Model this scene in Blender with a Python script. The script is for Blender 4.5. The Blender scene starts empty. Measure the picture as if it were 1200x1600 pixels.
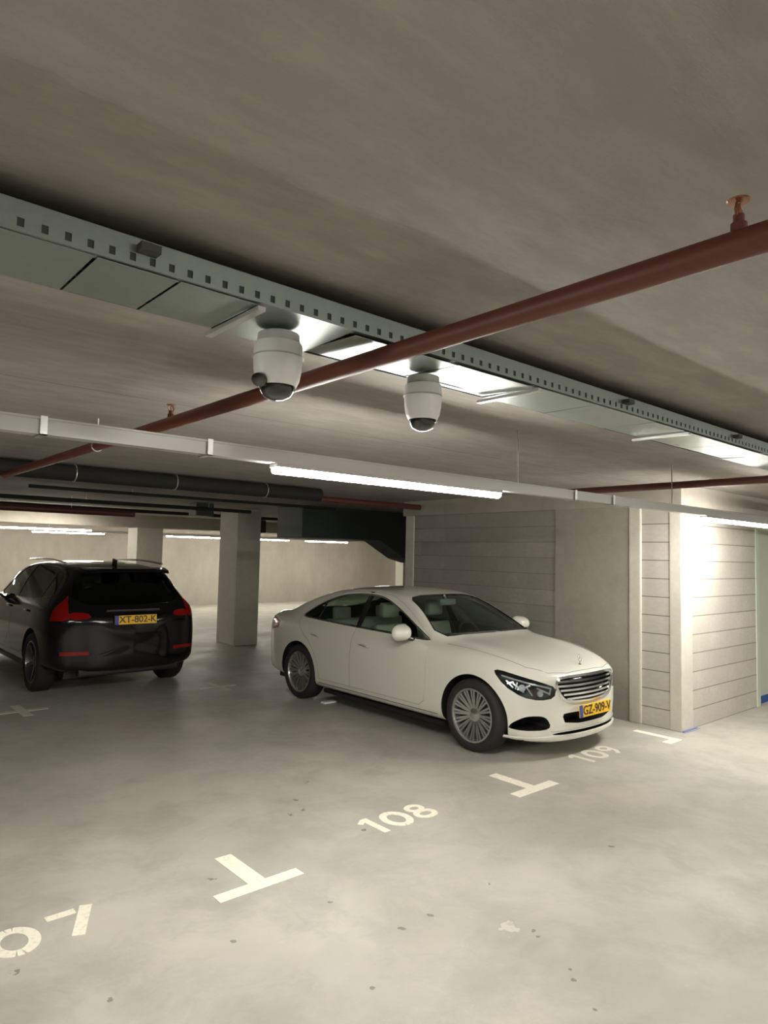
import bpy, bmesh, math, random
from mathutils import Vector, Matrix
from mathutils.bvhtree import BVHTree
PI = math.pi
random.seed(4)
S = bpy.context.scene
C = S.collection

# ------------------------------------------------------------------ helpers
def tag(o, label=None, cat=None, group=None, kind=None):
    if label: o['label'] = label
    if cat: o['category'] = cat
    if group: o['group'] = group
    if kind: o['kind'] = kind
    return o

def empty(name, label, cat, loc=(0, 0, 0), rz=0.0, group=None):
    o = bpy.data.objects.new(name, None)
    o.empty_display_size = .2
    o.location = loc
    o.rotation_euler = (0, 0, rz)
    C.objects.link(o)
    return tag(o, label, cat, group)

def link(name, me, parent=None):
    o = bpy.data.objects.new(name, me)
    C.objects.link(o)
    if parent: o.parent = parent
    return o

def obj(name, bm, mat, parent=None, smooth=False, ang=40):
    me = bpy.data.meshes.new(name)
    bmesh.ops.recalc_face_normals(bm, faces=bm.faces)
    bm.to_mesh(me)
    bm.free()
    for m in (mat if isinstance(mat, (list, tuple)) else [mat]):
        me.materials.append(m)
    if smooth:
        me.shade_smooth()
        me.set_sharp_from_angle(angle=math.radians(ang))
    return link(name, me, parent)

def copy_tree(o, parent=None):
    c = o.copy()
    C.objects.link(c)
    c.parent = parent
    for ch in list(o.children):
        copy_tree(ch, c)
    return c

def box(bm, x0, x1, y0, y1, z0, z1, mi=0, M=None):
    vs = [bm.verts.new((x, y, z)) for z in (z0, z1) for y in (y0, y1) for x in (x0, x1)]
    if M is not None:
        for v in vs: v.co = M @ v.co
    for f in ((0, 2, 3, 1), (4, 5, 7, 6), (0, 1, 5, 4), (1, 3, 7, 5), (3, 2, 6, 7), (2, 0, 4, 6)):
        bm.faces.new([vs[i] for i in f]).material_index = mi
    return vs

def bevel(bm, w, seg=2):
    bmesh.ops.bevel(bm, geom=list(bm.edges), offset=w, segments=seg, affect='EDGES', profile=.6)

def tube(bm, pts, r, n=10, cap=True, closed=False):
    pts = [Vector(p) for p in pts]
    rings = []
    N = len(pts)
    for i, p in enumerate(pts):
        a = pts[(i - 1) % N] if (closed or i > 0) else p
        b = pts[(i + 1) % N] if (closed or i < N - 1) else p
        t = (b - a).normalized()
        ref = Vector((0, 0, 1)) if abs(t.z) < .9 else Vector((0, 1, 0))
        u = t.cross(ref).normalized()
        v = t.cross(u).normalized()
        rr = r[i] if isinstance(r, (list, tuple)) else r
        rings.append([bm.verts.new(p + (u * math.cos(2 * PI * k / n) + v * math.sin(2 * PI * k / n)) * rr) for k in range(n)])
    for i in range(N if closed else N - 1):
        A, B = rings[i], rings[(i + 1) % N]
        for k in range(n):
            bm.faces.new((A[k], A[(k + 1) % n], B[(k + 1) % n], B[k]))
    if cap and not closed:
        bm.faces.new(rings[0])
        bm.faces.new(rings[-1])

def lathe(bm, prof, n=32, M=Matrix.Identity(4), mi=0):
    """prof: (radius, axial) pairs, axis = +Z, then M"""
    rings = []
    for r, z in prof:
        if r < 1e-6:
            rings.append([bm.verts.new(M @ Vector((0, 0, z)))])
        else:
            rings.append([bm.verts.new(M @ Vector((r * math.cos(2 * PI * k / n), r * math.sin(2 * PI * k / n), z))) for k in range(n)])
    for A, B in zip(rings, rings[1:]):
        for k in range(n):
            k2 = (k + 1) % n
            q = ([A[0]] if len(A) == 1 else [A[k], A[k2]]) + ([B[0]] if len(B) == 1 else [B[k2], B[k]])
            if len(q) > 2:
                bm.faces.new(q).material_index = mi

def prism(bm, poly, n):
    """poly: list of 3D points (planar loop), extruded by vector n"""
    n = Vector(n)
    a = [bm.verts.new(Vector(p)) for p in poly]
    b = [bm.verts.new(Vector(p) + n) for p in poly]
    k = len(a)
    bm.faces.new(a[::-1])
    bm.faces.new(b)
    for i in range(k):
        bm.faces.new((a[i], a[(i + 1) % k], b[(i + 1) % k], b[i]))

def smoothpoly(pts, it=2):
    """Chaikin rounding of a closed 2D polygon"""
    for _ in range(it):
        q = []
        for i in range(len(pts)):
            a, b = pts[i], pts[(i + 1) % len(pts)]
            q.append(tuple(a[j] * .78 + b[j] * .22 for j in range(len(a))))
            q.append(tuple(a[j] * .22 + b[j] * .78 for j in range(len(a))))
        pts = q
    return pts

# ------------------------------------------------------------------ materials
def mat(name, col, rough=.5, metal=0.0, coat=0.0, spec=.5, emis=None, es=0.0):
    m = bpy.data.materials.new(name)
    m.use_nodes = True
    b = m.node_tree.nodes['Principled BSDF']
    b.inputs['Base Color'].default_value = (*col, 1)
    b.inputs['Roughness'].default_value = rough
    b.inputs['Metallic'].default_value = metal
    b.inputs['Coat Weight'].default_value = coat
    b.inputs['Coat Roughness'].default_value = .04
    b.inputs['Specular IOR Level'].default_value = spec
    if emis:
        b.inputs['Emission Color'].default_value = (*emis, 1)
        b.inputs['Emission Strength'].default_value = es
    return m

class NT:
    def __init__(s, m):
        s.t = m.node_tree
        s.b = s.t.nodes['Principled BSDF']
    def n(s, typ, **kw):
        nd = s.t.nodes.new(typ)
        for k, v in kw.items():
            if k.startswith('i_'):
                nd.inputs[k[2:].replace('_', ' ')].default_value = v
            else:
                setattr(nd, k, v)
        return nd
    def l(s, a, b): s.t.links.new(a, b)
    def co(s):
        g = s.n('ShaderNodeNewGeometry')
        return g.outputs['Position']
    def noise(s, co, scale, detail=4, rough=.6, stretch=None):
        if stretch:
            mp = s.n('ShaderNodeMapping')
            mp.inputs['Scale'].default_value = stretch
            s.l(co, mp.inputs['Vector'])
            co = mp.outputs[0]
        nz = s.n('ShaderNodeTexNoise')
        nz.inputs['Scale'].default_value = scale
        nz.inputs['Detail'].default_value = detail
        nz.inputs['Roughness'].default_value = rough
        s.l(co, nz.inputs['Vector'])
        return nz.outputs['Fac']
    def ramp(s, f, stops):
        r = s.n('ShaderNodeValToRGB')
        e = r.color_ramp.elements
        while len(e) < len(stops): e.new(.5)
        for el, (p, c) in zip(e, stops):
            el.position = p
            el.color = (*c, 1) if isinstance(c, tuple) else (c, c, c, 1)
        s.l(f, r.inputs['Fac'])
        return r.outputs['Color']
    def mix(s, f, a, b, mode='MIX'):
        m = s.n('ShaderNodeMix', data_type='RGBA', blend_type=mode)
        for sock, v in ((m.inputs[0], f), (m.inputs[6], a), (m.inputs[7], b)):
            if isinstance(v, (float, int)): sock.default_value = v
            elif isinstance(v, tuple): sock.default_value = (*v, 1)
            else: s.l(v, sock)
        return m.outputs[2]
    def math(s, op, a, b=None, c=None):
        m = s.n('ShaderNodeMath', operation=op)
        for i, v in enumerate((a, b, c)):
            if v is None: continue
            if isinstance(v, (int, float)): m.inputs[i].default_value = v
            else: s.l(v, m.inputs[i])
        return m.outputs[0]
    def bump(s, h, st=.2, d=.01):
        b = s.n('ShaderNodeBump')
        b.inputs['Strength'].default_value = st
        b.inputs['Distance'].default_value = d
        s.l(h, b.inputs['Height'])
        s.l(b.outputs[0], s.b.inputs['Normal'])
    def color(s, c): s.l(c, s.b.inputs['Base Color'])

def concrete(name, c0, c1, scale=.8, rough=.75, stretch=None, bump=.25, fine=True):
    m = mat(name, c0, rough)
    t = NT(m)
    p = t.co()
    f = t.noise(p, scale, 6, .62, stretch)
    c = t.ramp(f, [(.32, c0), (.68, c1)])
    f2 = t.noise(p, scale * 9, 5, .7, stretch)
    c = t.mix(t.ramp(f2, [(.35, .30), (.7, 0.0)]), c, tuple(x * .72 for x in c0))
    t.color(c)
    t.bump(t.noise(p, 34, 5, .65, stretch), bump, .008)
    return m

def ceiling_mat():
    m = mat('ceiling concrete', (.3, .28, .25), .8)
    t = NT(m)
    p = t.co()
    c = t.ramp(t.noise(p, .7, 6, .62, (1.0, .55, 1)), [(.3, (.305, .284, .255)), (.7, (.40, .373, .337))])
    c = t.mix(t.ramp(t.noise(p, 5, 6, .7, (.5, 1.6, 1)), [(.42, .5), (.62, 0.0)]), c, (.24, .22, .195))
    sx = t.n('ShaderNodeSeparateXYZ'); t.l(p, sx.inputs[0])
    # formwork joints: long lines along X every 2.4 m, cross lines every 7.2 m
    for out, per, off in ((1, 6.0, CEIL_JY), (0, 7.2, 6.15)):
        d = t.math('ABSOLUTE', t.math('SUBTRACT', t.math('FRACT', t.math('MULTIPLY', t.math('SUBTRACT', sx.outputs[out], off - per / 2), 1 / per)), .5))
        k = t.math('LESS_THAN', d, .006 / per)
        c = t.mix(t.math('MULTIPLY', k, .6), c, (.12, .105, .09))
    t.color(c)
    t.bump(t.noise(p, 22, 6, .7, (.5, 1.5, 1)), .35, .01)
    return m
CEIL_JY = 3.62

STAINS = [(2.33, 2.47, .022), (2.52, 2.47, .018), (2.2, 2.88, .016), (2.24, 2.9, .014), (2.81, 2.05, .014), (2.78, 2.01, .014),
          (2.68, 1.77, .018), (2.63, 1.71, .018), (2.53, 1.55, .016), (1.93, 2.22, .018), (3.01, 2.5, .016), (3.16, 4.48, .03),
          (2.88, 4.2, .03), (2.7, 4.0, .028), (2.82, 4.0, .026), (.8, 3.25, .03), (1.07, 2.82, .02), (3.99, 2.33, .02),
          (1.85, 3.49, .028), (1.65, 2.88, .018), (2.77, 2.15, .03), (5.05, 4.3, .07), (5.6, 4.2, .08), (2.93, 3.49, .025)]
def floor_mat():
    m = mat('floor concrete', (.5, .48, .42), .42)
    t = NT(m)
    p = t.co()
    w = t.n('ShaderNodeTexNoise', noise_dimensions='3D'); w.inputs['Scale'].default_value = 1.3; w.inputs['Detail'].default_value = 3
    t.l(p, w.inputs['Vector'])
    vm = t.n('ShaderNodeVectorMath', operation='MULTIPLY_ADD')
    t.l(w.outputs['Color'], vm.inputs[0]); vm.inputs[1].default_value = (.5, .5, .5); t.l(p, vm.inputs[2])
    q = vm.outputs[0]
    c = t.ramp(t.noise(q, .9, 5, .6), [(.3, (.36, .345, .29)), (.52, (.44, .425, .365)), (.72, (.52, .50, .425))])
    c = t.mix(t.ramp(t.noise(q, .45, 4, .6), [(.55, 0.0), (.72, .5)]), c, (.44, .37, .26))
    c = t.mix(t.ramp(t.noise(q, 2.6, 6, .7), [(.36, .42), (.55, 0.0)]), c, (.27, .262, .225))
    c = t.mix(t.ramp(t.noise(p, 14, 4, .7), [(.62, 0.0), (.8, .22)]), c, (.68, .65, .56))
    wn = t.n('ShaderNodeTexNoise'); wn.inputs['Scale'].default_value = 26; t.l(p, wn.inputs['Vector'])
    acc = None
    for x, y, r in STAINS:
        d = t.n('ShaderNodeVectorMath', operation='DISTANCE')
        t.l(p, d.inputs[0]); d.inputs[1].default_value = (x, y, 0)
        dd = t.math('ADD', d.outputs['Value'], t.math('MULTIPLY', t.math('SUBTRACT', wn.outputs['Fac'], .5), r * 3.6))
        k = t.math('LESS_THAN', dd, r * .55)
        acc = k if acc is None else t.math('MAXIMUM', acc, k)
    c = t.mix(t.math('MULTIPLY', acc, .62), c, (.075, .068, .055))
    # pale plaster drip
    d = t.n('ShaderNodeVectorMath', operation='DISTANCE'); t.l(p, d.inputs[0]); d.inputs[1].default_value = (2.74, 2.15, 0)
    dd = t.math('ADD', d.outputs['Value'], t.math('MULTIPLY', t.math('SUBTRACT', wn.outputs['Fac'], .5), .1))
    c = t.mix(t.math('MULTIPLY', t.math('LESS_THAN', dd, .045), .55), c, (.62, .6, .52))
    t.color(c)
    r = t.ramp(t.noise(q, 1.7, 5, .6), [(.3, .42), (.7, .62)])
    t.l(r, t.b.inputs['Roughness'])
    t.bump(t.noise(p, 9, 6, .6), .12, .006)
    return m

def block_mat(name, axis, c0, c1, joint, width=.98, dim=.006, jy=None, vert=True):
    """calcium silicate blocks, courses of 20 cm; axis = world axis along the wall"""
    m = mat(name, c0, .8)
    t = NT(m)
    p = t.co()
    sx = t.n('ShaderNodeSeparateXYZ'); t.l(p, sx.inputs[0])
    h = sx.outputs[axis]; z = sx.outputs[2]
    row = t.math('FLOOR', t.math('DIVIDE', z, .2))
    fz = t.math('ABSOLUTE', t.math('SUBTRACT', t.math('FRACT', t.math('ADD', t.math('DIVIDE', z, .2), .5)), .5))
    jz = t.math('LESS_THAN', fz, dim / .2)
    wn = t.n('ShaderNodeTexWhiteNoise', noise_dimensions='1D'); t.l(row, wn.inputs['W'])
    off = t.math('ADD', t.math('DIVIDE', h, width), t.math('MULTIPLY', t.math('MODULO', row, 2), .5))
    fh = t.math('ABSOLUTE', t.math('SUBTRACT', t.math('FRACT', off), .5))
    jh = t.math('MULTIPLY', t.math('LESS_THAN', fh, dim * .45 / width), .35 if vert else 0.0)
    j = t.math('MAXIMUM', jz, jh)
    cell = t.math('FLOOR', t.math('ADD', off, .0))
    wn2 = t.n('ShaderNodeTexWhiteNoise', noise_dimensions='2D')
    cv = t.n('ShaderNodeCombineXYZ'); t.l(row, cv.inputs[0]); t.l(cell, cv.inputs[1]); t.l(cv.outputs[0], wn2.inputs['Vector'])
    base = t.ramp(wn2.outputs['Value'], [(0, c0), (1, c1)])
    base = t.mix(t.ramp(t.noise(p, 1.6, 6, .65), [(.35, .5), (.65, 0.0)]), base, tuple(x * .8 for x in c0))
    base = t.mix(t.ramp(t.noise(p, 16, 5, .7, (1, 1, 2)), [(.4, .28), (.6, 0.0)]), base, tuple(x * .75 for x in c0))
    t.color(t.mix(t.math('MULTIPLY', j, .85), base, joint))
    t.bump(t.math('SUBTRACT', t.noise(p, 40, 4, .6), t.math('MULTIPLY', j, 1.5)), .3, .006)
    return m

def galv_mat():
    m = mat('galvanised steel', (.62, .655, .63), .30, .85)
    t = NT(m)
    p = t.co()
    v = t.n('ShaderNodeTexVoronoi'); v.inputs['Scale'].default_value = 55; t.l(p, v.inputs['Vector'])
    t.color(t.mix(t.ramp(v.outputs['Distance'], [(0, .0), (1, .35)]), (.31, .35, .318), (.26, .295, .268)))
    t.l(t.ramp(t.noise(p, 6, 3, .5), [(.3, .40), (.7, .47)]), t.b.inputs['Roughness'])
    return m

def glass_mat(name, tint, f=.04):
    m = bpy.data.materials.new(name); m.use_nodes = True
    nt = m.node_tree; nt.nodes.clear()
    o = nt.nodes.new('ShaderNodeOutputMaterial'); mx = nt.nodes.new('ShaderNodeMixShader')
    tr = nt.nodes.new('ShaderNodeBsdfTransparent'); tr.inputs[0].default_value = (*tint, 1)
    gl = nt.nodes.new('ShaderNodeBsdfGlossy'); gl.inputs['Roughness'].default_value = .01
    gl.inputs[0].default_value = (.95, 1, .97, 1)
    g = nt.nodes.new('ShaderNodeNewGeometry')
    dt = nt.nodes.new('ShaderNodeVectorMath'); dt.operation = 'DOT_PRODUCT'
    nt.links.new(g.outputs['Normal'], dt.inputs[0]); nt.links.new(g.outputs['Incoming'], dt.inputs[1])
    last = dt.outputs['Value']
    for op, v in (('ABSOLUTE', None), ('SUBTRACT', 1.0), ('ABSOLUTE', None), ('POWER', 5.0), ('MULTIPLY', .9), ('ADD', f)):
        n = nt.nodes.new('ShaderNodeMath'); n.operation = op
        nt.links.new(last, n.inputs[0])
        if v is not None: n.inputs[1].default_value = v
        last = n.outputs[0]
    nt.links.new(last, mx.inputs[0]); nt.links.new(tr.outputs[0], mx.inputs[1]); nt.links.new(gl.outputs[0], mx.inputs[2])
    nt.links.new(mx.outputs[0], o.inputs[0])
    return m

M_floor = floor_mat()
M_ceil = ceiling_mat()
M_conc = concrete('cast concrete', (.40, .37, .31), (.50, .465, .395), .9)
M_concd = concrete('grey concrete panel', (.36, .34, .285), (.45, .42, .355), 1.1)
M_back = concrete('back wall concrete', (.36, .325, .275), (.47, .43, .37), .5, stretch=(1, 1, .5))
M_col = concrete('column concrete', (.47, .445, .375), (.57, .54, .455), 1.2)
M_white = concrete('white painted concrete', (.62, .59, .51), (.69, .66, .57), 1.5, .6, bump=.12)
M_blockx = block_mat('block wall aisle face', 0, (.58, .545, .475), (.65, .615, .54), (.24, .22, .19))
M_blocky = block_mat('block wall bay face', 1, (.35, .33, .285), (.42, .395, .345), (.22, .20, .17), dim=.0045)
M_blocks = block_mat('block strip', 1, (.56, .53, .47), (.62, .585, .52), (.10, .09, .08), width=4.0, vert=False, dim=.0045)
M_galv = galv_mat()
M_rail = mat('grey trunking', (.52, .51, .48), .35, .3)
M_red = mat('red brown pipe paint', (.115, .026, .014), .5, 0, 0)
M_reddk = mat('dark red pipe paint', (.10, .028, .02), .45)
M_dark = mat('black rubber insulation', (.018, .018, .016), .7, 0, 0, .25)
M_clamp = mat('zinc clamp', (.7, .7, .68), .3, .9)
M_brass = mat('bronze sprinkler', (.30, .13, .07), .35, .8)
M_led = mat('led strip', (1, 1, 1), .5, emis=(1.0, .965, .90), es=75)
M_ledfar = mat('led strip far', (1, 1, 1), .5, emis=(1.0, .95, .84), es=48)
M_paintln = mat('floor marking paint', (.86, .82, .68), .6)
tt = NT(M_paintln); tt.color(tt.mix(tt.ramp(tt.noise(tt.co(), 45, 5, .7), [(.33, .55), (.5, 0.0)]), (.86, .82, .68), (.55, .52, .43)))
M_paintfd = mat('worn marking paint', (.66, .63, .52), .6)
M_camw = mat('white camera plastic', (.72, .72, .70), .4)
M_camg = mat('grey mounting plastic', (.40, .41, .39), .5)
M_dome = mat('smoked dome', (.012, .009, .008), .08, 0, 1)
M_shadesteel = mat('dark green steel', (.030, .040, .034), .6)  # shadow colour of the ceiling stand-in, also steel of the junction boxes
M_door = mat('pale green door paint', (.66, .71, .60), .45)
M_blue = mat('blue tape', (.03, .10, .38), .5)
M_shadeclip = mat('dark hole', (.05, .052, .047), .8)  # painted shade behind the tray slots, also the dark clips

# car materials
M_pearl = mat('pearl white paint', (.74, .725, .64), .28, .0, 1.0)
M_black = mat('black paint', (.005, .005, .006), .10, 0, 0.0)
M_blkpl = mat('black plastic', (.012, .012, .012), .45)
M_gloss = mat('gloss black', (.008, .008, .008), .08, 0, 1)
M_chrome = mat('chrome', (.82, .83, .84), .17, 1.0)
M_refl = mat('lamp reflector', (.85, .87, .90), .3, .6)
M_alloy = mat('alloy rim', (.62, .62, .60), .25, .9)
M_alloyd = mat('dark alloy rim', (.16, .16, .16), .3, .8)
M_tyre = mat('tyre rubber', (.018, .017, .016), .75)
M_glass = glass_mat('window glass', (.70, .76, .72))
M_glassd = glass_mat('privacy glass', (.30, .33, .33))
M_lens = glass_mat('lamp lens', (.85, .87, .88))
M_redl = mat('red lamp', (.24, .005, .004), .15, 0, 0)
M_yel = mat('yellow plate', (.85, .50, .01), .5)
M_platb = mat('plate blue band', (.03, .06, .32), .5)
M_ink = mat('plate lettering', (.03, .025, .02), .5)
M_cream = mat('cream leather', (.58, .56, .48), .55)
M_trimdk = mat('dark interior', (.02, .02, .02), .7)
M_disc = mat('brake disc', (.22, .21, .2), .4, .9)

# ------------------------------------------------------------------ room
ZC = 2.62
def struct(name, bm, m, parent=None, **k):
    o = obj(name, bm, m, parent, **k)
    if parent is None: o['kind'] = 'structure'
    return o
XL, XR, YN, YF = -9.0, 30.0, -9.0, 21.0
b = bmesh.new(); box(b, XL - .3, XR + .3, YN - .3, YF + .3, -.3, 0); struct('floor', b, M_floor)
b = bmesh.new(); box(b, XL - .3, XR + .3, YN - .3, YF + .3, ZC, ZC + .3); struct('ceiling', b, M_ceil)
b = bmesh.new(); box(b, XL, XR, YF, YF + .3, 0, ZC); struct('wall_back', b, M_back)
b = bmesh.new(); box(b, XL, XR, YN - .3, YN, 0, ZC); struct('wall_front', b, M_back)
b = bmesh.new(); box(b, XL - .3, XL, YN, YF, 0, ZC); struct('wall_left', b, M_back)
b = bmesh.new(); box(b, XR, XR + .3, YN, YF, 0, ZC); struct('wall_right', b, M_back)
# storage block to the right of bay 109
WX, WY = 7.17, 3.38
ZW = 2.40
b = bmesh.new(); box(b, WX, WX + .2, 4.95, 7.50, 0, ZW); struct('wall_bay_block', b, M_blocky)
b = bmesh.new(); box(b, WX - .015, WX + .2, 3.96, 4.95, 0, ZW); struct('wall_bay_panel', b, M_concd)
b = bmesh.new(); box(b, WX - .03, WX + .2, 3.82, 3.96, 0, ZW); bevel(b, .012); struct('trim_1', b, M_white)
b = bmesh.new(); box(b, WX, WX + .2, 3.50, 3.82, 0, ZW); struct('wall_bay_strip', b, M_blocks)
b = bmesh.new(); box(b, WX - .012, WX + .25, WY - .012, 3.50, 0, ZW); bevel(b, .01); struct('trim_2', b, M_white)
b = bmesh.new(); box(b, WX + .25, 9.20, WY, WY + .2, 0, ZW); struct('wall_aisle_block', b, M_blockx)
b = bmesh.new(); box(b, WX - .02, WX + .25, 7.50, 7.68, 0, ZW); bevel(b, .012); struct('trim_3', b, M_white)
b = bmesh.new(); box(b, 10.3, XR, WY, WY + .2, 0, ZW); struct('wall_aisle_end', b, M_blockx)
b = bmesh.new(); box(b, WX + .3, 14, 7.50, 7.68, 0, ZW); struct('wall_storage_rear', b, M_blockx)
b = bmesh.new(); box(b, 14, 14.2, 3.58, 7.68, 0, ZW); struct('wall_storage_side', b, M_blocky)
# concrete beam that caps the storage walls
b = bmesh.new()
box(b, WX - .04, WX + .32, WY - .03, 7.72, ZW, ZC)
box(b, WX + .32, XR, WY - .03, WY + .3, ZW, ZC)
struct('trim_4', b, M_conc)
# pale door past the block wall
b = bmesh.new(); box(b, 9.30, 10.2, WY + .06, WY + .11, .09, 2.33)
d = struct('door_1', b, M_door)
b = bmesh.new(); box(b, 9.30, 10.2, WY + .045, WY + .06, .0, .09); obj('kick_strip', b, M_blue, d)
for z in (.35, 1.2, 2.1):
    b = bmesh.new(); lathe(b, [(0, 0), (.014, 0), (.014, .11), (0, .11)], 10, Matrix.Translation((9.315, WY + .045, z))); obj('hinge', b, M_clamp, d)
b = bmesh.new()
box(b, 9.20, 9.30, WY - .01, WY + .14, 0, 2.4); box(b, 10.2, 10.3, WY - .01, WY + .14, 0, 2.4); box(b, 9.3, 10.2, WY - .01, WY + .14, 2.33, 2.4)
struct('trim_5', b, M_door)

# far beams and columns
b = bmesh.new(); box(b, XL, XR, 16.2, 16.9, 2.32, ZC); struct('trim_6', b, M_conc)
def column(x0, x1, y0, y1, m, label, z1=ZC):
    b = bmesh.new(); box(b, x0, x1, y0, y1, 0, z1); bevel(b, .012)
    tag(obj('concrete_column', b, m), label, 'column')
column(6.43, 6.94, 11.63, 12.34, M_col, 'square concrete column standing between the black SUV and the white sedan')
column(6.3, 6.95, 16.3, 16.9, M_white, 'pale lit column seen just above the roof of the black SUV', 2.32)

b = bmesh.new(); box(b, 16.3, 17.6, 17.6, 18.0, 0, ZC); bevel(b, .01)
tag(obj('wall_pier', b, M_white), 'bright white wall pier far behind the roof of the white sedan', 'pier')

# dark box put in for a far ceiling and wall region in shadow
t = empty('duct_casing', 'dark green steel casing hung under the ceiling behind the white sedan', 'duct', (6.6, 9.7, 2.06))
b = bmesh.new(); box(b, 0, 3.0, 0, .8, 0, ZC - 2.065); bevel(b, .01); obj('casing_body', b, M_shadesteel, t)
b = bmesh.new(); prism(b, [(1.8, .02, .0), (2.8, .02, .0), (2.8, .02, -.42), (2.45, .02, -.34)], (0, .5, 0)); obj('gusset', b, M_shadesteel, t)

# ------------------------------------------------------------------ services on the ceiling
# cable tray
def cable_tray():
    t = empty('cable_tray', 'galvanised cable tray with notched edge running diagonally under the ceiling', 'cable tray', (0, 1.64, 2.5))
    x0, x1, w, h = -7.0, 14.0, .31, .07
    # perforated near side rail: bars between slots
    b = bmesh.new()
    box(b, x0, x1, 0, .0015, 0, .008)
    box(b, x0, x1, 0, .0015, .028, h)
    box(b, x0, x1, 0, .03, -.0015, 0)
    x = x0
    while x < x1:
        box(b, x, x + .035, 0, .0015, .008, .028)
        x += .050
    box(b, x0, x1, 0, .02, h - .0015, h)
    obj('side_rail', b, M_galv, t)
    b = bmesh.new(); box(b, x0, x1, w - .0015, w, 0, h); box(b, x0, x1, w - .02, w, h - .0015, h); obj('side_rail', b, M_galv, t)
    b = bmesh.new(); box(b, x0, x1, .004, .006, .002, .04); obj('liner', b, M_shadeclip, t)  # added dark strip so the slots look like shaded holes
    # bottom cover sheets with joints, each one clipped on at its own slight tilt
    joints = [x0, -5, -3.4, -1.9, -.4, .06, .51, .72, .955, 1.30, 1.78, 2.25, 2.70, 3.24, 3.58, 4.15, 4.72, 5.6, 7.0, 8.4, 9.8, 11.2, 12.6, x1]
    tilt = {.955: -1.2, 1.30: 3.0, 1.78: 2.6, 2.25: .8, 2.70: .5, 3.24: 1.2, 3.58: 2.2, 4.15: 2.6}
    for a, c in zip(joints, joints[1:]):
        b = bmesh.new()
        box(b, a + .004, c - .004, .012, w - .012, -.0015, 0)
        M = Matrix.Translation((0, w / 2, -.003)) @ Matrix.Rotation(math.radians(tilt.get(a, random.uniform(-.6, .6))), 4, 'X') @ Matrix.Translation((0, -w / 2, 0))
        bmesh.ops.transform(b, matrix=M, verts=b.verts)
        obj('cover_sheet', b, M_galv, t)
    # cable mass inside keeps the light out of the tray
    b = bmesh.new()
    for k in range(6):
        tube(b, [(xx, .05 + k * .042, .02 + .006 * math.sin(xx * 3 + k)) for xx in [x0 + .5 * i for i in range(int((x1 - x0) / .5) + 1)]], .017, 6)
    obj('cables', b, M_dark, t)
    for xx in (.955, 2.25, 3.58, -1.2, 5.9, 8.6, 11):
        b = bmesh.new()
        box(b, xx - .012, xx + .012, -.006, w + .01, -.026, -.014)
        box(b, xx - .004, xx + .004, w * .6 - .004, w * .6 + .004, .06, ZC - 2.5)
        obj('hanger', b, M_clamp, t)
    # junction bits clipped on the near side
    for xx in (.60, 2.9, 4.15):
        b = bmesh.new(); box(b, xx, xx + .05, -.035, -.001, .03, .05); obj('clip', b, M_shadeclip, t)
cable_tray()

# lighting trunking
t = empty('lighting_trunking', 'long grey lighting trunking hung below the ceiling from left edge to right', 'trunking', (0, 2.71, 2.2))
b = bmesh.new()
box(b, -8.5, 16, -.032, .032, .012, .070)
box(b, -8.5, 16, -.040, .040, .066, .074)
obj('rail', b, M_rail, t)
for x in (-7, -4.5, -2.4, 3.5, 5.6, 8, 10, 12, 14):
    b = bmesh.new(); box(b, x - .004, x + .004, -.004, .004, .074, ZC - 2.2); obj('drop_rod', b, M_clamp, t)
for x in (.67, 1.33, 4.1, 4.6, -.35, -3.6):
    b = bmesh.new()
    box(b, x - .012, x + .012, -.044, .044, .006, .011); box(b, x - .012, x + .012, -.044, -.040, .006, .078); box(b, x - .012, x + .012, .040, .044, .006, .078)
    obj('bracket', b, M_clamp, t)

LEN = 1.9
def led(x, y, z, label, m=M_led, rz=0, ln=LEN, group=None):
    t = empty('led_batten', label, 'light', (x, y, z), rz, group)
    b = bmesh.new(); box(b, 0, ln, -.034, .034, .0, .018); bevel(b, .004); obj('housing', b, M_rail, t)
    b = bmesh.new()
    n = 8
    for xx in (0.01, ln - .01):
        pass
    prof = [(-.03, 0), (-.028, -.016), (-.018, -.026), (0, -.030), (.018, -.026), (.028, -.016), (.03, 0)]
    prism(b, [(.01, p, q) for p, q in prof], (ln - .02, 0, 0))
    obj('diffuser', b, m, t)
    return t
led(1.67, 2.71, 2.194, 'bright white LED batten nearest the middle, above the white sedan', ln=1.64)
led(6.2, 2.71, 2.194, 'bright LED batten at right edge in front of the block wall', ln=1.64)
led(-2.2, 2.71, 2.194, 'LED batten on the trunking beyond the left edge', ln=1.64)
# a second row over the aisle behind the viewer and more rows further back
for i, (x, y) in enumerate([(-3.0, -3.2), (2.0, -3.2), (7.0, -3.2), (12, -3.2)]):
    led(x, y, ZC - .018, 'LED batten of the row over the aisle behind the viewer', group='battens behind the viewer')
for x, y, lab in ((3.2, 15.6, 'LED batten at left edge above the black SUV, longer and nearest'),
                  (1.2, 18.9, 'LED batten at the far left edge behind the other'),
                  (4.6, 18.9, 'LED batten partly overlapping behind the leftmost lights'),
                  (8.15, 18.9, 'LED batten between the black SUV roof and the concrete column'),
                  (10.55, 18.9, 'short-looking LED batten just right of the concrete column'),
                  (13.0, 18.9, 'LED batten under the dark green casing, second from the column'),
                  (16.0, 18.9, 'small LED batten under the right end of the dark green casing'),
                  (20, 18.9, 'LED batten hidden past the end of the casing')):
    led(x, y, 2.2, lab, M_ledfar, ln=1.8 if x < 16 or x > 18 else .7)
b = bmesh.new(); box(b, XL + .2, XR - .2, 18.86, 18.94, 2.218, 2.28)
t = empty('lighting_trunking', 'thin far lighting trunking near the back wall', 'trunking', (0, 18.9, 2.218))
bmesh.ops.translate(b, verts=b.verts, vec=(0, -18.9, -2.218)); obj('rail', b, M_rail, t)
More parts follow.
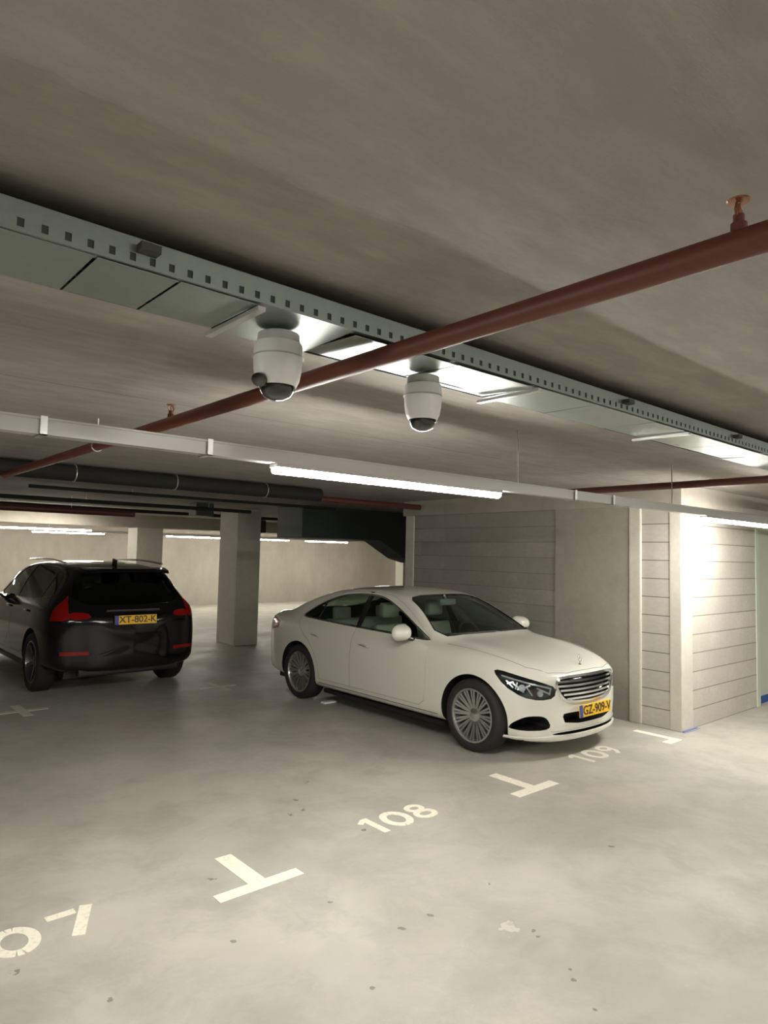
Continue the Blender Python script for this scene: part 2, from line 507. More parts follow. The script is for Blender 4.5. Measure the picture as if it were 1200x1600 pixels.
for x in range(-7, 28, 4):
    b = bmesh.new(); box(b, x - .006, x + .006, -.006, .006, .06, ZC - 2.218); obj('drop_rod', b, M_clamp, t)

# red sprinkler pipes
def pipe(name, pts, r, m, label, cat='pipe'):
    t = empty(name, label, cat, pts[0])
    o = Vector(pts[0])
    b = bmesh.new(); tube(b, [Vector(p) - o for p in pts], r, 20); obj('pipe_run', b, m, t, True)
    if name != 'insulated_pipe' and pts[0][1] == pts[-1][1]:
        L = pts[-1][0] - pts[0][0]
        for k in range(1, int(L / 2) + 1):
            b = bmesh.new(); tube(b, [(k * 2 - .7, 0, r * .8), (k * 2 - .7, 0, ZC - pts[0][2])], .004, 6); obj('hanger', b, M_clamp, t)
    return t
t = pipe('sprinkler_pipe', [(1.42, -7.5, 2.445), (1.42, 6.86, 2.445)], .031, M_red, 'red brown sprinkler pipe crossing diagonally in front of the cable tray')
def sprinkler(x, y, z, lab):
    s = bpy.data.objects.new('sprinkler_head', None); C.objects.link(s); s.parent = t
    s.location = (0, y + 7.5, z - 2.445)
    b = bmesh.new(); lathe(b, [(0, 0), (.016, 0), (.016, .018), (.011, .021), (.011, .036), (0, .036)], 14); obj('fitting', b, M_red, s, True)
    b = bmesh.new()
    tube(b, [(.010, 0, .033), (.016, 0, .045), (.010, 0, .058), (0, 0, .063)], .003, 6)
    tube(b, [(-.010, 0, .033), (-.016, 0, .045), (-.010, 0, .058), (0, 0, .063)], .003, 6)
    tube(b, [(0, 0, .035), (0, 0, .062)], .003, 6)
    obj('frame', b, M_brass, s)
    b = bmesh.new(); lathe(b, [(0, .063), (.021, .064), (.023, .067), (0, .069)], 16); obj('deflector', b, M_brass, s)
sprinkler(1.42, .545, 2.472, 'bronze sprinkler head standing on the red pipe near the right edge')
sprinkler(1.42, 3.30, 2.472, 'small sprinkler head on the red pipe just before the lighting trunking')
for y in (-3.5, 4.4):
    b = bmesh.new(); tube(b, [(0, y + 7.5, .03), (0, y + 7.5, ZC - 2.445)], .005, 6)
    tube(b, [(.034 * math.cos(a), y + 7.5, .034 * math.sin(a)) for a in [2 * PI * k / 16 for k in range(16)]], .004, 6, closed=True)
    obj('hanger', b, M_clamp if y != 2.62 else M_dark, t)
pipe('sprinkler_pipe', [(5.72, -7.5, 2.45), (5.72, 3.9, 2.45)], .031, M_reddk, 'dark red pipe under the ceiling above the block wall at right')
pipe('sprinkler_pipe', [(-6, 7.35, 2.52), (7.12, 7.35, 2.52)], .04, M_reddk, 'dark red pipe running above the white sedan roof under the ceiling')
pipe('sprinkler_pipe', [(-2, 11.3, 2.38), (4.3, 11.3, 2.38)], .05, M_reddk, 'dark red pipe at the left edge above the black SUV')
# insulated dark pipe
t = pipe('insulated_pipe', [(-7, 6.98, 2.53), (5.0, 6.98, 2.53)], .08, M_dark, 'thick black insulated pipe with zinc clamps below the ceiling at left', 'pipe')
for x in (2.05, 3.08, 4.2, .6, -1):
    b = bmesh.new(); tube(b, [(x + 7, .083 * math.cos(a), .083 * math.sin(a)) for a in [2 * PI * k / 20 for k in range(20)]], .006, 6, closed=True)
    tube(b, [(x + 7, 0, .083), (x + 7, 0, ZC - 2.531)], .005, 6)
    obj('clamp', b, M_clamp, t)
# tangle of thin lines further back
for pts, r, lab in (([(2.2, 9.3, 2.56), (7.0, 9.3, 2.56)], .022, 'thin dark conduit ahead of the concrete column, higher one'),
                    ([(2.0, 10.6, 2.5), (6.1, 10.6, 2.5)], .03, 'thin dark conduit just in front of the concrete column'),
                    ([(-3, 13.5, 2.56), (9.5, 13.5, 2.56)], .035, 'thin dark conduit behind the concrete column')):
    pipe('conduit', pts, r, M_dark, lab)
b = bmesh.new(); box(b, 5.22, 5.55, 10.9, 11.2, 2.40, ZC); bevel(b, .01)
tag(obj('junction_box', b, M_shadesteel), 'dark box hanging from the ceiling just left of the concrete column top', 'box')
b = bmesh.new(); box(b, 8.7, 9.1, 15.0, 15.3, 2.28, 2.6); bevel(b, .01)
tag(obj('junction_box', b, M_shadesteel), 'farther dark box under the ceiling near the back wall lights', 'box')

# security cameras
def dome_cam(x, y, rz, label, k=1.0):
    t = empty('security_camera', label, 'security camera', (x, y, 2.486), rz, 'dome cameras under the cable tray'); t.scale = (1, 1, .80)
    b = bmesh.new(); lathe(b, [(0, 0), (.05 * k, 0), (.066 * k, -.008), (.068 * k, -.035), (.066 * k, -.045), (0, -.045)], 32); mo = obj('mount', b, M_camg, t, True)
    b = bmesh.new(); lathe(b, [(0, -.045), (.074 * k, -.045), (.077 * k, -.052), (.078 * k, -.10), (.076 * k, -.15), (.070 * k, -.19), (.060 * k, -.215), (.056 * k, -.212), (0, -.205)], 40); obj('body', b, M_camw, t, True)
    b = bmesh.new()
    lathe(b, [(.058 * k, -.208), (.055 * k, -.232), (.042 * k, -.253), (.02 * k, -.265), (0, -.268)], 28, Matrix.Translation((0, 0, 0)))
    obj('dome', b, M_dome, t, True)
    b = bmesh.new()
    M = Matrix.Translation((-.02, -.050, -.195)) @ Matrix.Rotation(math.radians(115), 4, 'X')
    lathe(b, [(0, 0), (.026, 0), (.028, .006), (.026, .022), (0, .027)], 20, M); obj('lens_window', b, M_dome, t, True)
    b = bmesh.new(); tube(b, [(.081 * k * math.cos(a), .081 * k * math.sin(a), -.10) for a in [2 * PI * q / 40 for q in range(40)]], .0025, 6, closed=True); obj('seam_ring', b, M_camg, t, True)
dome_cam(1.115, 1.80, -1.15, 'nearer white cylinder dome camera under the tray, left of the second', .98)
dome_cam(1.79, 1.84, 2.2, 'farther white cylinder dome camera under the tray, right of the first', .92)

# ------------------------------------------------------------------ floor markings
def flat(bm, x0, x1, y0, y1, z=.0): box(bm, x0, x1, y0, y1, z, z + .0025)
def marking(name, label, fn, m=M_paintln):
    b = bmesh.new(); fn(b); tag(obj(name, b, m), label, 'floor marking', 'parking bay markings')
marking('bay_marking', 'white T shaped marking on the floor, nearest, left of number 108', lambda b: (flat(b, 1.76, 2.275, 3.225, 3.31), flat(b, 1.97, 2.075, 3.31, 3.70)))
marking('bay_marking', 'white T shaped marking on the floor in front of the sedan wheel', lambda b: (flat(b, 4.23, 4.735, 3.225, 3.32), flat(b, 4.43, 4.53, 3.32, 3.70)))
marking('bay_marking', 'white L shaped marking on the floor by the block wall corner', lambda b: (flat(b, 6.62, 6.87, 3.225, 3.32), flat(b, 6.78, 6.87, 3.32, 3.72)))
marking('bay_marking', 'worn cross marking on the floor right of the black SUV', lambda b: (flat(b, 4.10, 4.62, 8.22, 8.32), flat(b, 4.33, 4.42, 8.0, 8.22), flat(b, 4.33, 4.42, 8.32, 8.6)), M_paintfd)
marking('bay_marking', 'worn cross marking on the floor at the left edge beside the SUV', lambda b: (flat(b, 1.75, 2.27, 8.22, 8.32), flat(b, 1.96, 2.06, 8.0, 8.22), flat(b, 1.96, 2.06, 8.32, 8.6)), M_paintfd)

def stroke(bm, pts, w, z=0.0, closed=False):
    pts = [Vector((p[0], p[1])) for p in pts]
    N = len(pts); L = []; R = []
    for i, p in enumerate(pts):
        a = pts[(i - 1) % N] if (closed or i) else p
        c = pts[(i + 1) % N] if (closed or i < N - 1) else p
        d = (c - a).normalized(); nrm = Vector((-d.y, d.x)) * w / 2
        L.append(p + nrm); R.append(p - nrm)
    def col(q): return (bm.verts.new((q.x, q.y, z)), bm.verts.new((q.x, q.y, z + .0025)))
    LV = [col(q) for q in L]; RV = [col(q) for q in R]
    for i in range(N if closed else N - 1):
        j = (i + 1) % N
        bm.faces.new((LV[i][1], LV[j][1], RV[j][1], RV[i][1]))
        bm.faces.new((LV[i][0], RV[i][0], RV[j][0], LV[j][0]))
        bm.faces.new((LV[i][0], LV[j][0], LV[j][1], LV[i][1]))
        bm.faces.new((RV[i][0], RV[i][1], RV[j][1], RV[j][0]))
    if not closed:
        for k in (0, -1): bm.faces.new((LV[k][0], LV[k][1], RV[k][1], RV[k][0]))
def ell(cx, cy, rx, ry, a0=0, a1=360, n=28):
    full = abs(a1 - a0) >= 360
    return [(cx + rx * math.cos(math.radians(a0 + (a1 - a0) * k / (n if full else n - 1))), cy + ry * math.sin(math.radians(a0 + (a1 - a0) * k / (n if full else n - 1)))) for k in range(n)]
W = .052
def d1(b, x, y): stroke(b, [(x + .07, y), (x + .07, y + .26)], W); stroke(b, [(x - .005, y + .195), (x + .052, y + .238)], .04, .0008)
def d0(b, x, y):
    stroke(b, ell(x + .10, y + .13, .082, .105, 100, 258), W); stroke(b, ell(x + .10, y + .13, .082, .105, -78, 80), W)
    stroke(b, ell(x + .10, y + .13, .082, .105, 82, 98, 4), W); stroke(b, ell(x + .10, y + .13, .082, .105, 262, 278, 4), W)
def d8(b, x, y):
    stroke(b, ell(x + .09, y + .190, .058, .048), .042, closed=True); stroke(b, ell(x + .09, y + .075, .072, .055), .045, .0008, closed=True)
def d7(b, x, y): stroke(b, [(x - .02, y + .236), (x + .115, y + .236)], .048); stroke(b, [(x + .175, y + .26), (x + .06, y)], .058)
def d9(b, x, y):
    stroke(b, ell(x + .09, y + .180, .065, .055), .042, closed=True); stroke(b, [(x + .15, y + .17), (x + .14, y + .08), (x + .07, y + .01)], .045, .0008)
marking('bay_number', 'white painted number 108 on the floor between two T markings', lambda b: (d1(b, 2.96, 3.365), d0(b, 3.12, 3.365), d8(b, 3.355, 3.365)))
marking('bay_number', 'white painted number 107 on the floor, cut by the left edge', lambda b: (d1(b, .55, 3.37), d0(b, .77, 3.365), d7(b, 1.05, 3.37)))
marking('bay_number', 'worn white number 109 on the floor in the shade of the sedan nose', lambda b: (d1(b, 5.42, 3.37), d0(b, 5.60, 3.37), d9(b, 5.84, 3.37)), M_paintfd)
b = bmesh.new(); box(b, WX - .02, WX + .33, WY - .05, WY - .013, 0, .004); box(b, WX - .0, WX + .3, WY - .03, WY - .013, 0, .015)
tag(obj('tape_scrap', b, mat('lilac blue tape', (.25, .27, .42), .6)), 'scrap of bluish tape on the floor at the block wall corner', 'tape')
b = bmesh.new(); box(b, 4.9, 5.08, 6.62, 6.70, 0, .02); bevel(b, .004)
tag(obj('paper_scrap', b, mat('white litter', (.9, .9, .88), .4)), 'small white scrap lying just ahead of the sedan rear wheel', 'litter')

# ------------------------------------------------------------------ cars
def body_mesh(stations, bowf, bowr, yf, yr, level=3, capz=(.30, .62), crease=()):
    """stations: list of (y, [ (x,z) * n ]) half sections from bottom centre to top centre; returns evaluated mesh verts/faces (mirror symmetric)"""
    def bow(x, y):
        t = max(0.0, (yf[1] - y) / (yf[1] - yf[0])) if y < yf[1] else 0
        u = max(0.0, (y - yr[0]) / (yr[1] - yr[0])) if y > yr[0] else 0
        k = (abs(x) / .9) ** 2.4
        return y + bowf * k * min(1, t) - bowr * k * min(1, u)
    bm = bmesh.new()
    rings = []
    for y, pts in stations:
        right = [bm.verts.new((x, bow(x, y), z)) for x, z in pts]
        left = [bm.verts.new((-x, bow(x, y), z)) for x, z in pts[1:-1]]
        rings.append(right + left[::-1])
    n = len(rings[0])
    for A, B in zip(rings, rings[1:]):
        for k in range(n):
            bm.faces.new((A[k], A[(k + 1) % n], B[(k + 1) % n], B[k]))
    for R, (y, pts), s in ((rings[0], stations[0], -1), (rings[-1], stations[-1], 1)):
        cz = (capz[0] + capz[1]) / 2
        prev = R
        for f in (.72, .36):
            cur = [bm.verts.new((v.co.x * f, bow(v.co.x * f, y + s * .012 * (1 - f)), cz + (v.co.z - cz) * f)) for v in R]
            for k in range(n):
                bm.faces.new((prev[k], prev[(k + 1) % n], cur[(k + 1) % n], cur[k]))
            prev = cur
        bm.faces.new(prev)
    bmesh.ops.recalc_face_normals(bm, faces=bm.faces)
    me = bpy.data.meshes.new('tmp'); bm.to_mesh(me); bm.free()
    o = bpy.data.objects.new('tmp', me); C.objects.link(o)
    md = o.modifiers.new('s', 'SUBSURF'); md.levels = level; md.render_levels = level
    dg = bpy.context.evaluated_depsgraph_get()
    m2 = bpy.data.meshes.new_from_object(o.evaluated_get(dg))
    bpy.data.objects.remove(o)
    vs = [v.co.copy() for v in m2.vertices]; ns = [v.normal.copy() for v in m2.vertices]
    fs = [tuple(p.vertices) for p in m2.polygons]
    return vs, ns, fs

def offset_obj(B, d0, d1=None, m=None):
    """closed solid offset inwards by d0; with d1 a thin shell between the two offsets"""
    vs, ns, fs = B
    V = [v - n * d0 for v, n in zip(vs, ns)]
    F = list(fs)
    if d1 is not None:
        k = len(V)
        V += [v - n * d1 for v, n in zip(vs, ns)]
        F += [tuple(i + k for i in f[::-1]) for f in fs]
    me = bpy.data.meshes.new('tmp'); me.from_pydata(V, [], F)
    if m: me.materials.append(m)
    o = bpy.data.objects.new('tmp', me); C.objects.link(o)
    return o

def bmobj(bm, m=None):
    bmesh.ops.recalc_face_normals(bm, faces=bm.faces)
    me = bpy.data.meshes.new('tmp'); bm.to_mesh(me); bm.free()
    if m: me.materials.append(m)
    o = bpy.data.objects.new('tmp', me); C.objects.link(o)
    return o

def boolean(base, ops, name='tmp'):
    """base object, ops = [(op, cutter)]; returns new mesh"""
    mods = []
    for op, c in ops:
        md = base.modifiers.new('b', 'BOOLEAN'); md.operation = op; md.object = c; md.solver = 'EXACT'
        try: md.material_mode = 'TRANSFER'
        except Exception: pass
        mods.append(md)
    bpy.context.view_layer.update()
    dg = bpy.context.evaluated_depsgraph_get()
    me = bpy.data.meshes.new_from_object(base.evaluated_get(dg))
    for md in mods: base.modifiers.remove(md)
    return me

def finish(me, name, parent, ang=35, m=None):
    if m is not None:
        me.materials.clear(); me.materials.append(m)
        for p in me.polygons: p.material_index = 0
    me.name = name
    me.shade_smooth(); me.set_sharp_from_angle(angle=math.radians(ang))
    return link(name, me, parent)

def side_prism(poly, side, x0=.35, x1=1.15, m=None):
    b = bmesh.new(); prism(b, [(side * x0, y, z) for y, z in poly], (side * (x1 - x0), 0, 0)); return bmobj(b, m)
def front_prism(poly, y0, y1, m=None):
    b = bmesh.new(); prism(b, [(x, y0, z) for x, z in poly], (0, y1 - y0, 0)); return bmobj(b, m)
def grow(poly, d):
    """offset a closed 2D polygon outward by d"""
    A = sum(poly[i][0] * poly[(i + 1) % len(poly)][1] - poly[(i + 1) % len(poly)][0] * poly[i][1] for i in range(len(poly)))
    s = 1 if A > 0 else -1
    out = []
    for i in range(len(poly)):
        a, p, c = Vector(poly[i - 1]), Vector(poly[i]), Vector(poly[(i + 1) % len(poly)])
        e1 = (p - a).normalized(); e2 = (c - p).normalized()
        n = Vector((e1.y + e2.y, -e1.x - e2.x))
        if n.length < 1e-6: n = Vector((e1.y, -e1.x))
        n.normalize()
        k = max(.4, n.dot(Vector((e1.y, -e1.x))))
        q = p + n * (s * d / k)
        out.append((q.x, q.y))
    return out

def wheel(parent, x, y, side, R, W, rimr, m_rim, spokes, style):
    """side=+1: outer face towards +x"""
    t = bpy.data.objects.new('wheel', None); C.objects.link(t); t.parent = parent
    t.location = (x, y, R)
    M = Matrix.Rotation(side * PI / 2, 4, 'Y')      # local z -> +/-x
    h = W / 2
    b = bmesh.new()
    lathe(b, [(rimr, -h * .80), (rimr + .012, -h * .92), (R - .05, -h), (R - .018, -h * .93), (R, -h * .72), (R, h * .72), (R - .018, h * .93), (R - .05, h), (rimr + .012, h * .92), (rimr, h * .80), (rimr - .006, 0), (rimr, -h * .80)], 56, M)
    obj('tyre', b, M_tyre, t, True, 50)
    b = bmesh.new()
    lathe(b, [(rimr + .006, h * .80), (rimr + .010, h * .90), (rimr - .006, h * .90), (rimr - .016, h * .70), (rimr - .026, -.02), (rimr - .03, -h * .8), (rimr - .018, -h * .8), (rimr - .014, -.02), (rimr + .002, h * .70), (rimr + .006, h * .80)], 56, M)
    rim = obj('rim', b, m_rim, t, True, 45)
    b = bmesh.new()
    for k in range(spokes):
        a = 2 * PI * k / spokes
        if style == 'multi':
            w0, w1, off = .009, .010, 0.0
            arms = [(a - .045, a - .075), (a + .045, a + .075)]
        else:
            w0, w1 = .030, .020
            arms = [(a, a)]
        for a0, a1 in arms:
            r0, r1 = .05, rimr - .010
            p0 = Vector((r0 * math.cos(a0), r0 * math.sin(a0), h * .52)); p1 = Vector((r1 * math.cos(a1), r1 * math.sin(a1), h * .80))
            d = (p1 - p0).normalized(); s_ = Vector((-d.y, d.x, 0)).normalized()
            q = []
            for p, w in ((p0, w0), (p1, w1)):
                q += [p - s_ * w, p + s_ * w, p + s_ * w * .7 + Vector((0, 0, -.03)), p - s_ * w * .7 + Vector((0, 0, -.03))]
            vv = [b.verts.new(M @ v) for v in q]
            for f in ((0, 1, 5, 4), (1, 2, 6, 5), (2, 3, 7, 6), (3, 0, 4, 7), (0, 3, 2, 1), (4, 5, 6, 7)):
                b.faces.new([vv[i] for i in f])
    obj('spokes', b, m_rim, rim, False)
    b = bmesh.new(); lathe(b, [(0, h * .62), (.028, h * .62), (.034, h * .58), (.06, h * .54), (.062, h * .3), (0, h * .3)], 28, M); obj('hub', b, m_rim, rim, True)
    b = bmesh.new(); lathe(b, [(0, -.0), (.15, -.0), (.15, -.02), (0, -.02)], 40, M); obj('brake_disc', b, M_disc, t, True)
    return t

def on_surface(bvh, pts, direction, off=.002, far=3.0):
    d = Vector(direction).normalized()
    out = []
    for p in pts:
        p = Vector(p)
        loc, nrm, _, _ = bvh.ray_cast(p - d * far, d)
        if loc is None: out.append((p, -d)); continue
        if nrm.dot(d) > 0: nrm = -nrm
        out.append((loc + nrm * off, nrm))
    return out

def strip(bm, sp, w, th=.004, closed=False):
    """ribbon lying on the surface: sp = (point, normal)"""
    N = len(sp); rows = []
    for i in range(N):
        p, n = sp[i]
        a = sp[(i - 1) % N][0] if (closed or i) else p
        c = sp[(i + 1) % N][0] if (closed or i < N - 1) else p
        t = (c - a).normalized(); s_ = t.cross(n).normalized() * w / 2
        rows.append([bm.verts.new(p - s_ - n * .004), bm.verts.new(p - s_ * .8 + n * th), bm.verts.new(p + s_ * .8 + n * th), bm.verts.new(p + s_ - n * .004)])
    for i in range(N if closed else N - 1):
        A, B = rows[i], rows[(i + 1) % N]
        for k in range(4): bm.faces.new((A[k], A[(k + 1) % 4], B[(k + 1) % 4], B[k]))
    if not closed:
        bm.faces.new(rows[0]); bm.faces.new(rows[-1])

def dense(pts, step=.04, closed=False):
    out = []
    N = len(pts)
    for i in range(N if closed else N - 1):
        a, c = Vector(pts[i]), Vector(pts[(i + 1) % N])
        k = max(1, int((c - a).length / step))
        out += [a + (c - a) * j / k for j in range(k)]
    if not closed: out.append(Vector(pts[-1]))
    return out

def plate(parent, x, y, z, rz, tilt, text, w=.52, h=.11):
    """Dutch style yellow plate facing local -Y"""
    M = Matrix.Translation((x, y, z)) @ Matrix.Rotation(rz, 4, 'Z') @ Matrix.Rotation(tilt, 4, 'X')
    b = bmesh.new(); box(b, -w / 2, w / 2, -.006, .006, -h / 2, h / 2); bevel(b, .003, 1); bmesh.ops.transform(b, matrix=M, verts=b.verts)
    pl = obj('licence_plate', b, M_yel, parent); pl['label'] = 'yellow licence plate'
    b = bmesh.new(); box(b, -w / 2, -w / 2 + .045, -.008, -.005, -h / 2, h / 2); bmesh.ops.transform(b, matrix=M, verts=b.verts); obj('blue_band', b, M_platb, pl)
    cu = bpy.data.curves.new('t', 'FONT'); cu.body = text; cu.size = h * 1.02; cu.align_x = 'CENTER'; cu.align_y = 'CENTER'; cu.extrude = .001; cu.offset = .0016
    to = bpy.data.objects.new('t', cu); C.objects.link(to)
    bpy.context.view_layer.update()
    me = bpy.data.meshes.new_from_object(to.evaluated_get(bpy.context.evaluated_depsgraph_get()))
    bpy.data.objects.remove(to)
    me.transform(M @ Matrix.Translation((.022, -.008, 0)) @ Matrix.Rotation(PI / 2, 4, 'X'))
    me.materials.clear(); me.materials.append(M_ink)
    link('lettering', me, pl)

def seat(parent, x, y, z, m):
    b = bmesh.new()
    box(b, x - .25, x + .25, y, y + .14, z, z + .60); bevel(b, .045, 3)
    M = Matrix.Translation((0, y, z)) @ Matrix.Rotation(math.radians(-16), 4, 'X') @ Matrix.Translation((0, -y, -z))
    bmesh.ops.transform(b, matrix=M, verts=b.verts)
    s = obj('seat', b, m, parent, True, 60)
    b = bmesh.new(); box(b, x - .13, x + .13, y + .17, y + .27, z + .64, z + .82); bevel(b, .04, 3); obj('headrest', b, m, s, True, 60)
    b = bmesh.new(); box(b, x - .25, x + .25, y - .45, y + .05, z - .12, z + .02); bevel(b, .04, 3); obj('cushion', b, m, s, True, 60)

def ygap(B): return B

# ---- white sedan --------------------------------------------------------
def make_sedan():
    t = empty('sedan_car', 'pearl white four door sedan with chrome grille parked in bay 109', 'car', SEDAN_LOC, SEDAN_RZ)
    # columns: sill bottom etc.  (y, zb, ws, w36, w60, wsh, zsh, wb, zb, wt, zt, ztc)
    st = [
        (-2.330, .200, .58, .70, .74, .72, .600, .64, .675, .50, .705, .722),
        (-2.290, .185, .68, .80, .83, .80, .645, .72, .715, .56, .745, .760),
        (-2.150, .180, .76, .870, .885, .855, .715, .77, .775, .60, .808, .822),
        (-1.900, .180, .80, .905, .912, .88, .790, .80, .840, .62, .868, .880),
        (-1.553, .190, .82, .915, .922, .89, .845, .81, .895, .63, .918, .930),
        (-1.250, .195, .84, .912, .920, .89, .865, .81, .920, .64, .945, .960),
        (-1.080, .195, .85, .908, .918, .89, .865, .81, .930, .66, .960, .985),
        (-.860, .195, .85, .906, .916, .89, .865, .805, .935, .735, 1.035, 1.110),
        (-.600, .195, .85, .905, .915, .89, .870, .800, .940, .675, 1.195, 1.258),
        (-.350, .195, .85, .905, .915, .89, .875, .797, .945, .625, 1.325, 1.378),
        (-.100, .195, .85, .905, .915, .89, .880, .797, .950, .597, 1.392, 1.436),
        (.300, .195, .85, .905, .915, .89, .885, .797, .960, .585, 1.412, 1.455),
        (.700, .195, .85, .908, .917, .892, .895, .797, .970, .588, 1.395, 1.440),
        (1.000, .195, .85, .912, .922, .90, .905, .797, .980, .605, 1.345, 1.392),
        (1.287, .195, .84, .915, .928, .905, .915, .792, .990, .640, 1.262, 1.310),
        (1.550, .200, .83, .910, .925, .90, .925, .785, .995, .675, 1.155, 1.200),
        (1.780, .210, .82, .895, .915, .89, .930, .775, .995, .695, 1.060, 1.095),
        (1.950, .220, .80, .880, .900, .875, .930, .765, .990, .69, 1.030, 1.058),
        (2.150, .235, .77, .850, .872, .85, .925, .75, .980, .67, 1.020, 1.045),
        (2.290, .250, .70, .79, .81, .79, .90, .71, .955, .62, .99, 1.012),
        (2.335, .270, .62, .70, .73, .71, .86, .64, .920, .55, .950, .965),
    ]
    SS = []
    for (y, zb, ws, w3, w6, wsh, zsh, wb, zbl, wt, zt, ztc) in st:
        if y < -1.553: y = -1.553 + (y + 1.553) * .90; zb -= .045
        if -.36 < y < 1.5: zt -= .025; ztc -= .028
        if -1.3 < y < 1.1: zb -= .02
        SS.append((y, [(0, zb), (ws * .6, zb), (ws, zb + .01), (w3 - .01, max(zb + .07, .27)), (w3, .40), (w6, .62 if zsh > .72 else (.4 + zsh) / 2 + .03), (wsh, zsh), (wb, zbl), (wt + .01, zt - .012), (wt - .05, zt + .012), (wt * .5, ztc - .006), (0, ztc)]))
    B = body_mesh(SS, .32, .26, (-2.26, -1.35), (1.4, 2.34), 3, (.30, .62))
    FA, RA = -1.553, 1.287
    full = offset_obj(B, 0, None, M_pearl)
    bvh = BVHTree.FromPolygons(B[0], B[2])
    inner = offset_obj(B, .05, None, M_trimdk)
    b = bmesh.new(); box(b, -1, 1, -1.0, 1.62, .50, 1.6); bx = bmobj(b, M_trimdk)
    cav = link('tmp', boolean(inner, [('INTERSECT', bx)])); cav.data.materials.clear(); cav.data.materials.append(M_trimdk)
    wells = []
    for y in (FA, RA):
        for s in (-1, 1):
            b = bmesh.new()
            M = Matrix.Translation((s * .60, y, .335)) @ Matrix.Rotation(s * PI / 2, 4, 'Y')
            lathe(b, [(0, 0), (.372, 0), (.372, .5), (0, .5)], 56, M)
            wells.append(bmobj(b, M_blkpl))
    ops = [('DIFFERENCE', cav)] + [('DIFFERENCE', w) for w in wells]
    shell = link('tmp', boolean(full, ops))
    dlo = smoothpoly([(-.905, .945), (-.30, .960), (.30, .972), (.90, .990), (1.30, 1.005), (1.345, 1.02), (1.20, 1.12), (1.00, 1.215), (.78, 1.285), (.45, 1.325), (.12, 1.325), (-.08, 1.29), (-.36, 1.185), (-.66, 1.05), (-.86, .960)], 2)
    # doors
    fdoor = [(-.86, .31), (-.93, .36), (-.96, .50), (-.95, .93), (-.50, 1.19), (-.30, 1.28), (-.14, 1.335), (.0, 1.352), (.255, 1.360), (.255, .31)]
    rdoor = [(.262, .31), (.262, 1.360), (.50, 1.355), (.66, 1.345), (.82, 1.315), (1.06, 1.225), (1.25, 1.11), (1.385, 1.02), (1.36, .96), (1.28, .88), (1.17, .80), (1.06, .73), (.97, .64), (.90, .54), (.86, .44), (.84, .31)]
    ws = smoothpoly([(-.725, .985), (-.585, 1.22), (-.525, 1.322), (-.3, 1.352), (.3, 1.352), (.525, 1.322), (.585, 1.22), (.725, .985), (.4, 1.003), (-.4, 1.003)], 1)
    rw = smoothpoly([(-.63, 1.085), (-.52, 1.325), (.52, 1.325), (.63, 1.085)], 2)
    cutws = front_prism(ws, -1.40, 0.1, M_gloss); cutrw = front_prism(rw, .95, 2.3, M_gloss)
    # hood (front of the windscreen) seen from above
    hood = smoothpoly([(-.755, -1.10), (-.62, -2.18), (-.45, -2.33), (.45, -2.33), (.62, -2.18), (.755, -1.10)], 1)
    def top_prism(poly, z0, z1, m=None):
        b = bmesh.new(); prism(b, [(x, y, z0) for x, y in poly], (0, 0, z1 - z0)); return bmobj(b, m)
    bodyops = [('DIFFERENCE', cutws), ('DIFFERENCE', cutrw)]
    doors = []
    for s in (-1, 1):
        for nm, poly in (('front', fdoor), ('rear', rdoor)):
            bodyops.append(('DIFFERENCE', side_prism(grow(poly, .0028), s, .42, 1.15, M_gloss)))
            doors.append((nm, s, poly))
    # lamps and intakes
    r2 = math.sqrt(.5)
    hl = smoothpoly([(-1.215, .635), (-1.195, .545), (-1.06, .530), (-.90, .562), (-.74, .655), (-.655, .765), (-.70, .778), (-.88, .735), (-1.06, .690)], 1)
    def diag_prism(poly, s, n0, n1, m=None):
        U = Vector((s * r2, r2, 0)); N = Vector((s * r2, -r2, 0))
        b = bmesh.new(); prism(b, [U * u + Vector((0, 0, z)) + N * n0 for u, z in poly], N * (n1 - n0)); return bmobj(b, m)
    grille = smoothpoly([(-.47, .645), (-.455, .712), (-.30, .724), (.30, .724), (.455, .712), (.47, .645), (.41, .545), (.33, .500), (0, .488), (-.33, .500), (-.41, .545)], 1)
    intc = smoothpoly([(-.40, .395), (-.36, .300), (.36, .300), (.40, .395), (.30, .405), (-.30, .405)], 1)
    ints = lambda s: smoothpoly([(s * .50, .265), (s * .82, .265), (s * .81, .335), (s * .73, .395), (s * .56, .390)], 2)
    slot = smoothpoly([(-.52, .222), (-.40, .240), (.40, .240), (.52, .222), (.40, .212), (-.40, .212)], 1)
    for s in (-1, 1):
        bodyops.append(('DIFFERENCE', diag_prism(grow(hl, .003), s, 1.58, 2.6, M_gloss)))
        bodyops.append(('DIFFERENCE', front_prism(ints(s), -2.5, -1.90, M_blkpl)))
    bodyops.append(('DIFFERENCE', front_prism(grow(grille, .004), -2.5, -2.06, M_gloss)))
    bodyops.append(('DIFFERENCE', front_prism(intc, -2.5, -2.08, M_blkpl)))
    bodyops.append(('DIFFERENCE', front_prism(slot, -2.5, -2.14, M_blkpl)))
    body = finish(boolean(shell, bodyops), 'body_shell', t, 32)
    glassshell = offset_obj(B, .006, .011, M_glass)
